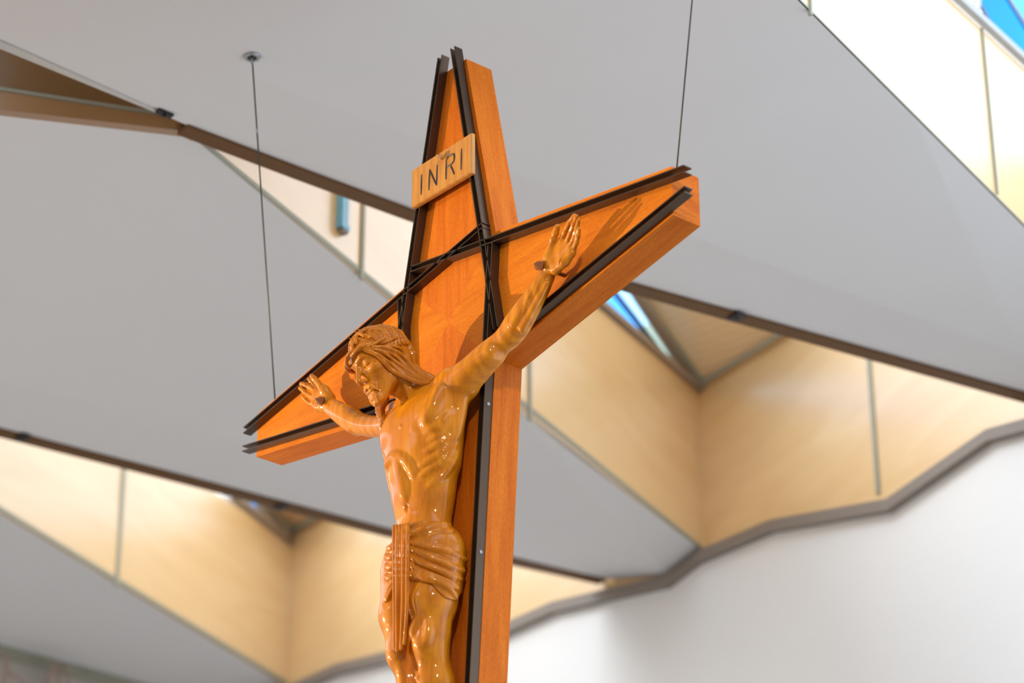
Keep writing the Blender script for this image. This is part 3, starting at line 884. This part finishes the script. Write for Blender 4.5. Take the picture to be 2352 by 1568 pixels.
# head
hell = lambda c, r, k=.01, mode='u': body.ell(hp(*c), r, k, HAX, mode)
hcap = lambda a, b, ra, rb=None, k=.008, mode='u': body.cap(hp(*a), hp(*b), ra, rb, k, mode)
hell((0, .002, .030), (.071, .086, .079), .02)
hell((0, .030, -.020), (.052, .052, .074), .02)
hell((0, .040, .042), (.053, .040, .040), .02)
for s_ in (-1, 1):
    hcap((s_ * .046, -.002, -.045), (s_ * .012, .060, -.096), .017, .015, .02)
    hcap((s_ * .008, .083, .026), (s_ * .030, .080, .031), .0055, .0065, .008)
    hcap((s_ * .030, .080, .031), (s_ * .050, .058, .022), .0065, .004, .008)
    hell((s_ * .041, .052, -.012), (.018, .020, .013), .014)                # cheekbone
    hell((s_ * .028, .090, .008), (.020, .015, .0125), .010, 's')           # eye socket
    hell((s_ * .0285, .0660, .0085), (.0168, .0135, .0128), .002)             # closed lid
    hcap((s_ * .015, .0745, .0015), (s_ * .028, .0785, -.0040), .0016, .0022, .001, 's')
    hcap((s_ * .028, .0785, -.0040), (s_ * .043, .0690, .0010), .0022, .0014, .0015, 's')
    hell((s_ * .0115, .094, -.036), (.0068, .0085, .0062), .004)            # nostril wing
    hell((s_ * .0065, .0985, -.0425), (.0030, .0045, .0028), .002, 's')
    hell((s_ * .038, .064, -.050), (.013, .008, .016), .018, 's')           # hollow cheek
    hcap((s_ * .003, .0905, -.0510), (s_ * .018, .085, -.0575), .0040, .0038, .005)  # moustache
    hcap((s_ * .018, .085, -.0575), (s_ * .030, .073, -.080), .0038, .0030, .005)
    hcap((s_ * .004, .0955, -.0500), (s_ * .024, .084, -.066), .0010, .0010, .002, 's')
hcap((0, .079, .024), (0, .103, -.026), .0062, .0078, .008)
hell((0, .1035, -.031), (.0082, .0085, .0078), .004)
hell((0, .078, -.062), (.022, .012, .014), .012)
hcap((-.014, .087, -.0605), (0, .0925, -.0600), .0036, .0046, .003)
hcap((0, .0925, -.0600), (.014, .087, -.0605), .0046, .0036, .003)
hcap((-.012, .0865, -.0705), (.012, .0865, -.0705), .0052, .0052, .004)
hcap((-.018, .0875, -.0652), (.018, .0875, -.0652), .0014, .0014, .0015, 's')
hcap((-.006, .0925, -.0652), (.006, .0925, -.0652), .0020, .0020, .0015, 's')
hell((0, .072, -.094), (.018, .015, .016), .010)
# beard: curls below the chin and along the jaw
for s_ in (-1, 1):
    hcap((s_ * .009, .078, -.088), (s_ * .011, .074, -.104), .0125, .0105, .008)
    hcap((s_ * .011, .074, -.104), (s_ * .005, .071, -.113), .0105, .0055, .008)
for j in range(9):
    t_ = j / 8; s0 = .052 - .040 * t_; n0 = .006 + .060 * t_; u0 = -.030 - .054 * t_
    for s_ in (-1, 1):
        a = hp(s_ * s0, n0 + .004, u0 + .014); b = hp(s_ * (s0 - .004), n0 + .014, u0 - .010); c_ = hp(s_ * (s0 - .012), n0 + .020, u0 - .030)
        body.chain([a, b, c_], [.0045, .0062, .0035], .0035)
for j in range(7):
    sx = -.018 + .006 * j
    body.chain([hp(sx, .084, -.078), hp(sx * 1.15, .087 - abs(sx) * .3, -.094), hp(sx * .8 + .002 * (-1) ** j, .082, -.112)], [.0030, .0042, .0024], .002)
# chest and belly relief
BASE = Field(); BASE.ops = list(body.ops)
def spl(pix, n=4):
    P = [np.array(p, float) for p in pix]; o = []
    for i in range(len(P) - 1):
        q0, q1, q2, q3 = P[max(i - 1, 0)], P[i], P[i + 1], P[min(i + 2, len(P) - 1)]
        for t in np.arange(n) / n:
            o.append(.5 * ((2 * q1) + (-q0 + q2) * t + (2 * q0 - 5 * q1 + 4 * q2 - q3) * t * t + (-q0 + 3 * q1 - 3 * q2 + q3) * t ** 3))
    return o + [P[-1]]
def relief(pix, r, k=.008, mode='u', sink=.4, r1=None):
    P = [BASE.hit(*p) for p in spl(pix, 3)]; P = [p for p in P if p is not None]
    if len(P) < 2: return
    n = len(P) - 1; e = [math.sin(math.pi * (.06 + .88 * i / n)) for i in range(n + 1)]
    P = [p + cf * (r * (sink + .35 * (1 - x))) for p, x in zip(P, e)]
    body.pend.append((P, [r * (.6 + .4 * x) for x in e], k, mode))
body.pend = []
def flush():
    for P, R, k, mode in body.pend: body.chain(P, R, k, mode)
    body.pend = []
# ribs on the side towards the camera
for pl_ in ([(984, 1118), (1006, 1102), (1030, 1076), (1048, 1042)], [(966, 1094), (990, 1080), (1020, 1056), (1046, 1020)], [(964, 1072), (990, 1058), (1018, 1036), (1046, 998)],
            [(978, 1038), (1004, 1024), (1032, 1000)], [(986, 1012), (1010, 1000), (1036, 974)]):
    relief(pl_, .0088, .010, sink=.62)
# lower edge of the rib cage
relief([(890, 1070), (898, 1056), (912, 1048), (930, 1055), (945, 1074), (953, 1092)], .0080, .018, sink=.84)
relief([(914, 1054), (922, 1085), (930, 1120), (934, 1148)], .014, .020, sink=.72)
relief([(984, 990), (1000, 984), (1018, 972), (1034, 955)], .010, .020, sink=.85)
relief([(1013, 888), (1009, 905), (999, 930), (987, 953), (980, 972)], .013, .022, sink=.66)
relief([(1057, 912), (1055, 940), (1049, 973), (1043, 1004)], .013, .022, sink=.66)
flush()
flush()
nv = body.hit(934, 1168)
body.ell(nv, (.007, .007, .009), .006, None, 's')
for px_ in ((921, 979), (1020, 966)):
    q = body.hit(*px_); body.ell(q + cf * .003, (.0055, .0055, .0055), .006)
# knee and shin relief
relief([(962, 1420), (952, 1442), (950, 1462)], .010, .012, sink=.6)
relief([(985, 1425), (984, 1455), (978, 1480)], .009, .012, sink=.6)
relief([(950, 1500), (958, 1530), (962, 1565)], .008, .012, sink=.6)
flush()
# vein on the forearm, tendons of the neck
relief([(1222, 668), (1210, 690), (1204, 715), (1196, 740)], .0035, .004, sink=.6)
relief([(1240, 640), (1236, 655), (1226, 680)], .003, .004, sink=.6)
flush()

xs = axis(-.72, .72, .0034, [(-.66, -.50, .0021), (-.150, .035, .0018), (.50, .70, .0021)])
ys = axis(-.335, .012, .0030, [(-.335, -.19, .0020), (-.13, -.055, .0022)])
zs = axis(-1.465, .085, .0034, [(-.335, -.05, .0018), (-.05, .085, .0024)])
body.half((0, -.0012, 0), (0, 1, 0), .002)
vs, q = carve(body, xs, ys, zs)
bo = mesh('body', vs - OFv, q, M_FIG, fig, True)
print('body', len(vs))

# ---- loincloth
cl = Field()
cl.ell((.006, -.090, -.80), (.126, .088, .112), .04)
for s_ in (-1, 1):
    cl.chain([(s_ * .066 + (.014 if s_ < 0 else 0), -.088, -.80), (s_ * .069 + (.012 if s_ < 0 else 0), -.098, -.99)], [.088 if s_ > 0 else .078, .073], .03)
cl.pend = []
CB0 = Field(); CB0.ops = list(cl.ops)
def fold(pix, r, k=.006, mode='u', sink=.35):
    P = [CB0.hit(*p) for p in spl(pix, 4)]; P = [p for p in P if p is not None]
    if len(P) < 2: return
    P = [p + cf * (r * sink) for p in P]; n = len(P) - 1
    cl.pend.append((P, [r * (.65 + .35 * math.sin(math.pi * (.15 + .8 * i / n))) for i in range(n + 1)], k, mode))
def cflush():
    for P, R, k, mode in cl.pend: cl.chain(P, R, k, mode)
    cl.pend = []
# ridges
fold([(939, 1212), (972, 1200), (1008, 1190), (1048, 1191), (1066, 1205)], .0115)
fold([(939, 1230), (972, 1219), (1010, 1207), (1048, 1209), (1070, 1224)], .0125)
fold([(939, 1246), (975, 1254), (1012, 1262), (1045, 1274), (1070, 1288)], .0085, sink=.6)
fold([(939, 1259), (972, 1272), (1010, 1290), (1040, 1303), (1066, 1312)], .0090, sink=.5)
fold([(939, 1276), (968, 1293), (1000, 1306), (1030, 1320), (1058, 1330)], .0090, sink=.45)
fold([(939, 1296), (966, 1312), (1000, 1324), (1030, 1338), (1052, 1352)], .0095, sink=.4)
fold([(939, 1318), (975, 1327), (1008, 1338), (1032, 1354), (1046, 1372)], .0110, sink=.4)
for y0 in (1238, 1258, 1280, 1302, 1326):
    fold([(906, y0 - 4), (897, y0 + 2), (887, y0 - 2)], .010)
fold([(906, 1335), (896, 1352), (886, 1378)], .008); fold([(906, 1348), (898, 1362), (888, 1385)], .006)
cflush()
# grooves between them
fold([(941, 1222), (972, 1208), (1010, 1198), (1050, 1199), (1068, 1212)], .0040, .003, 's', -.9)
fold([(941, 1238), (972, 1231), (1007, 1220), (1050, 1222), (1072, 1236)], .0060, .003, 's', -.5)
fold([(942, 1252), (975, 1263), (1012, 1275), (1050, 1292)], .0036, .003, 's', -.5)
fold([(942, 1268), (970, 1284), (1010, 1300), (1050, 1318)], .0040, .003, 's', -.6)
fold([(952, 1294), (968, 1304), (1010, 1321), (1052, 1340)], .0040, .003, 's', -.2)
fold([(985, 1327), (998, 1331), (1012, 1336), (1048, 1360)], .0040, .003, 's', -.1)
cflush()
# shape the ends of the cloth: upper edge and the slanting lower edges
top_p = [cl.hit(939, 1204), cl.hit(1020, 1176)]
cl.half((0, -.09, -.715), (-.12, -.1, 1), .004)
q_ = [cl.hit(*p) for p in ((887, 1380), (904, 1348), (939, 1329), (990, 1340), (1041, 1380))]
zx = sorted([(float(p[0]), float(p[2])) for p in q_]); print('hem', zx)
zx = [(-.3, zx[0][1] - .02)] + zx + [(.3, zx[-1][1] - .02)]
cl.add(lambda P: P[:, 2] - np.interp(P[:, 0], [a for a, b in zx], [b for a, b in zx]), (-9, -9, -9), (9, 9, 9), .004, 's')
cl.half((0, -.0022, 0), (0, 1, 0), .002)
# the hanging drape with pleats
def dr(x, y, Y): return at(x, y, Y)
for j, (xt, xm, xb, yb_) in enumerate([(905, 906, 907, 1491), (912, 912, 912, 1494), (919, 918, 916, 1494), (926, 925, 921, 1490), (932, 931, 926, 1486), (937, 935, 929, 1478)]):
    Y = -.183 - .007 * (j % 2)
    dch = lambda pts, rad, *a: cl.chain(spl(pts, 5), list(np.interp(np.linspace(0, len(pts) - 1, 5 * (len(pts) - 1) + 1), range(len(pts)), rad)), *a)
    dch([dr(xt, 1208 - j * .8, -.178), dr(xt, 1240, Y - .004), dr((xt + xm) / 2, 1310, Y), dr(xm, 1390, Y + .010), dr(xb, yb_, Y + .030)],
             [.0050, .0060, .0058, .0056, .0052], .0010)
cl.chain([dr(912, 1218, -.150), dr(919, 1300, -.158), dr(918, 1400, -.148), dr(917, 1478, -.130)], [.012, .013, .011, .009], .002, 'u', (V(0, 1, 0), 2.2))
cl.chain([dr(931, 1218, -.150), dr(930, 1300, -.158), dr(927, 1400, -.148), dr(924, 1472, -.130)], [.009, .009, .008, .007], .002, 'u', (V(0, 1, 0), 2.2))
vs, q = carve(cl, axis(-.17, .17, .0022, [(-.12, .0, .0013)]), axis(-.225, .002, .0020, []), axis(-1.20, -.66, .0026, []))
mesh('loincloth', vs - OFv, q, M_CLOTH, fig, True)

# ---- hair: a cap over the skull and long locks
hr = Field()
hr.ell(hp(0, .001, .034), (.0752, .0890, .0815), .01, HAX)
hr.ell(hp(0, -.034, -.010), (.068, .052, .070), .02, HAX)
hr.half(hp(0, .074, .045), hN * 1.0 + hU * -.45, .006)
hr.half(hp(0, .0, -.055), -hU + hN * .8, .01)
rs = np.random.RandomState(3)
def lock(pts, r, k=.003):
    P = [np.array(p) for p in pts]; o = []
    for i in range(len(P) - 1):
        p0 = P[max(i - 1, 0)]; p1 = P[i]; p2_ = P[i + 1]; p3_ = P[min(i + 2, len(P) - 1)]
        for t in (0, .34, .67):
            o.append(.5 * ((2 * p1) + (-p0 + p2_) * t + (2 * p0 - 5 * p1 + 4 * p2_ - p3_) * t * t + (-p0 + 3 * p1 - 3 * p2_ + p3_) * t ** 3))
    o.append(P[-1]); n = len(o) - 1
    hr.chain(o, [r * (.7 + .5 * math.sin(math.pi * (.1 + .75 * i / n))) for i in range(n + 1)], k)
for j in range(11):                      # strands over the crown of the head, combed to both sides
    a = -1.0 + 2.0 * j / 10
    for s_ in (-1, 1):
        f = lambda th, n0: hp(s_ * .0765 * math.sin(th), n0, .034 + .0835 * math.cos(th))
        n0 = .001 + a * .062
        kk = math.sqrt(max(0, 1 - (a * .70) ** 2))
        lock([hp(s_ * .0760 * kk * math.sin(th), n0 - .012 * math.sin(th * 1.1) + .003 * math.sin(6 * th + j), .034 + .0830 * kk * math.cos(th)) for th in (.12, .5, .9, 1.3, 1.7)], .0062)
# long locks on the side towards the camera, falling on the shoulder
edge_lo = [(838, 804), (864, 815), (885, 832), (902, 849), (930, 867), (960, 877), (988, 878)]
edge_hi = [(858, 796), (886, 794), (914, 800), (932, 816), (946, 834), (966, 853), (991, 870)]
both = Field(); both.ops = list(hr.ops) + [o for o in body.ops if o[4] == 'u'][:900]
def depth_t(p): return float(np.dot(p - CAM, cf))
ends = (depth_t(both.hit(*edge_lo[0])), depth_t(body.hit(984, 878)))
for j in range(8):
    w = j / 7; path = []; tv = []
    for i, (a, b) in enumerate(zip(edge_lo, edge_hi)):
        wv = .10 * math.sin(1.9 * i + 2.3 * j)
        px = a[0] + (b[0] - a[0]) * (w + wv * .6); py = a[1] + (b[1] - a[1]) * (w + wv * .6)
        h = both.hit(px, py) if i < 4 else None
        tv.append(depth_t(h) - .005 - .004 * math.sin(2.4 * j) if h is not None else None); path.append((px, py))
    tv[6] = ends[1] - .004
    if tv[3] is None: tv[3] = (tv[2] or ends[0]) + .02
    for i in (4, 5): tv[i] = tv[3] + (tv[6] - tv[3]) * (i - 3) / 3
    for i in (1, 2): 
        if tv[i] is None: tv[i] = tv[3] - .01
    if tv[0] is None: tv[0] = tv[1]
    lock([CAM + ray(*p) * t for p, t in zip(path, tv)], .0044 if j % 2 else .0060, .0006)
for j in range(6):                       # locks of the other side, falling on the chest
    w = j / 5
    lock([hp(-.054, .050 - .05 * w, .050), hp(-.068, .034 - .05 * w, .0), hp(-.068, .020 - .030 * w, -.045), hp(-.056 + .006 * w, .010, -.085),
          at(868 + 10 * w, 938, -.158), at(874 + 6 * w, 962, -.166), at(878, 986, -.160)], .0070)
for j in range(6):                       # back of the head down to the neck
    w = j / 5
    lock([hp(-.05 + .1 * w, -.070, .04), hp(-.052 + .10 * w, -.076, -.01), hp(-.05 + .09 * w, -.070, -.055), V(-.07 + .15 * w, -.045, -.262)], .010, .006)
vs, q = carve(hr, axis(-.19, .16, .0016, []), axis(-.33, -.005, .0016, []), axis(-.40, -.045, .0017, []))
mesh('hair', vs - OFv, q, M_HAIR, fig, True)

# ---- crown of thorns: two twisted stems around the head, branches over the top, thorns
cw = Field()
def ring(t, rr, ph):
    a = 2 * math.pi * t
    w1 = math.cos(5 * a + ph) * .0046; w2 = math.sin(5 * a + ph) * .0048
    return hp((.0815 + w1) * math.sin(a) - .0015, .0105 + (.0925 + w1) * math.cos(a), .036 + .0098 * math.cos(a) + .0088 * math.sin(a) + w2 + .003 * math.sin(3 * a + 1))
for ph in (0, math.pi):
    n_ = 72; R = [ring(i / n_, 0, ph) for i in range(n_ + 1)]
    cw.chain(R, [.0054] * (n_ + 1), .0015)
def onskull(s, n, extra=.0045):
    q = max(.02, 1 - (s / .0765) ** 2 - ((n - .001) / .0905) ** 2)
    return hp(s * (1 + extra * 9), .001 + (n - .001) * (1 + extra * 9), .034 + (.0835 + extra) * math.sqrt(q))
def branch(pts, r=.0042):
    P = [onskull(*p) for p in pts]; o = []
    for i in range(len(P) - 1):
        for t in (0, .25, .5, .75): 
            a_, b_ = pts[i], pts[i + 1]
            o.append(onskull(a_[0] + (b_[0] - a_[0]) * t, a_[1] + (b_[1] - a_[1]) * t))
    o.append(P[-1]); n = len(o) - 1
    cw.chain(o, [r * (1.05 - .35 * i / n) for i in range(n + 1)], .002)
branch([(.070, .030), (.046, .050), (.018, .046), (-.010, .060), (-.040, .058), (-.062, .044)], .0052)
branch([(.074, -.010), (.056, .014), (.034, .036), (.020, .062), (.016, .082)], .0048)
branch([(.060, .042), (.044, .014), (.050, -.022), (.034, -.056), (.030, -.080)], .0046)
branch([(.014, .080), (.000, .050), (-.026, .024), (-.052, .016), (-.072, .0)], .0046)
branch([(.030, .072), (.010, .036), (.016, -.006), (-.002, -.046), (-.010, -.084)], .0044)
branch([(-.058, .050), (-.044, .014), (-.048, -.026), (-.024, -.066)], .0044)
branch([(.072, -.022), (.046, -.018), (.012, -.032), (-.026, -.022), (-.066, -.016)], .0048)
branch([(-.070, .030), (-.050, .062), (-.020, .080)], .0044)
for i, t in enumerate(np.arange(0, 1, 1 / 13)):
    p = ring(t, 0, 0); o_ = p - hp(0, .01, .03); o_ = o_ / np.linalg.norm(o_); tn = ring(t + .01, 0, 0) - p; tn /= np.linalg.norm(tn)
    cw.cap(p, p + (o_ * .6 + hU * (.5 if i % 2 else -.3) + tn * .8) * .014, .0034, .0006, .002)
for s, n in ((.045, .025), (.020, .045), (.052, -.01), (.0, .02), (.03, -.03), (-.03, .03), (-.02, -.03), (.012, .064)):
    p = onskull(s, n); o_ = p - HC; o_ /= np.linalg.norm(o_); cw.cap(p, p + (o_ * .8 + hN * .7 * (1 if n > 0 else -1)) * .013, .0034, .0006, .002)
vs, q = carve(cw, axis(-.19, .07, .0016, []), axis(-.345, -.06, .0016, []), axis(-.235, -.03, .0016, []))
mesh('crown_of_thorns', vs - OFv, q, M_HAIR, fig, True)

# ---- nails through the wrists
for hx, hy, tx, ty in ((1247, 612, 1297, 633), (738, 919, 792, 939)):
    m = MB(OFv)
    tail = at(tx, ty, -.001); hd = tail + V(0, -.088, 0)
    m.tube([tail, hd], [.0062, .0075], 10)
    # faceted head: square plate rising to a point
    r = .0195; a = [hd + V(r * math.cos(t), -.004, r * math.sin(t)) for t in (.3, 1.87, 3.44, 5.01)]
    b = [p + V(0, .012, 0) for p in a]; b = [hd + (p - hd) * V(.45, 1, .45) for p in b]
    tip = hd + V(-.006, -.022, .004)
    for i in range(4):
        j = (i + 1) % 4
        m.poly([a[i], a[j], tip]); m.poly([a[j], a[i], b[i], b[j]])
    m.poly(b)
    m.build('nail', M_NAIL, fig)
tag(fig, 'varnished carved wooden figure of a bearded man, arms spread, nailed to the hanging cross', 'carved figure')
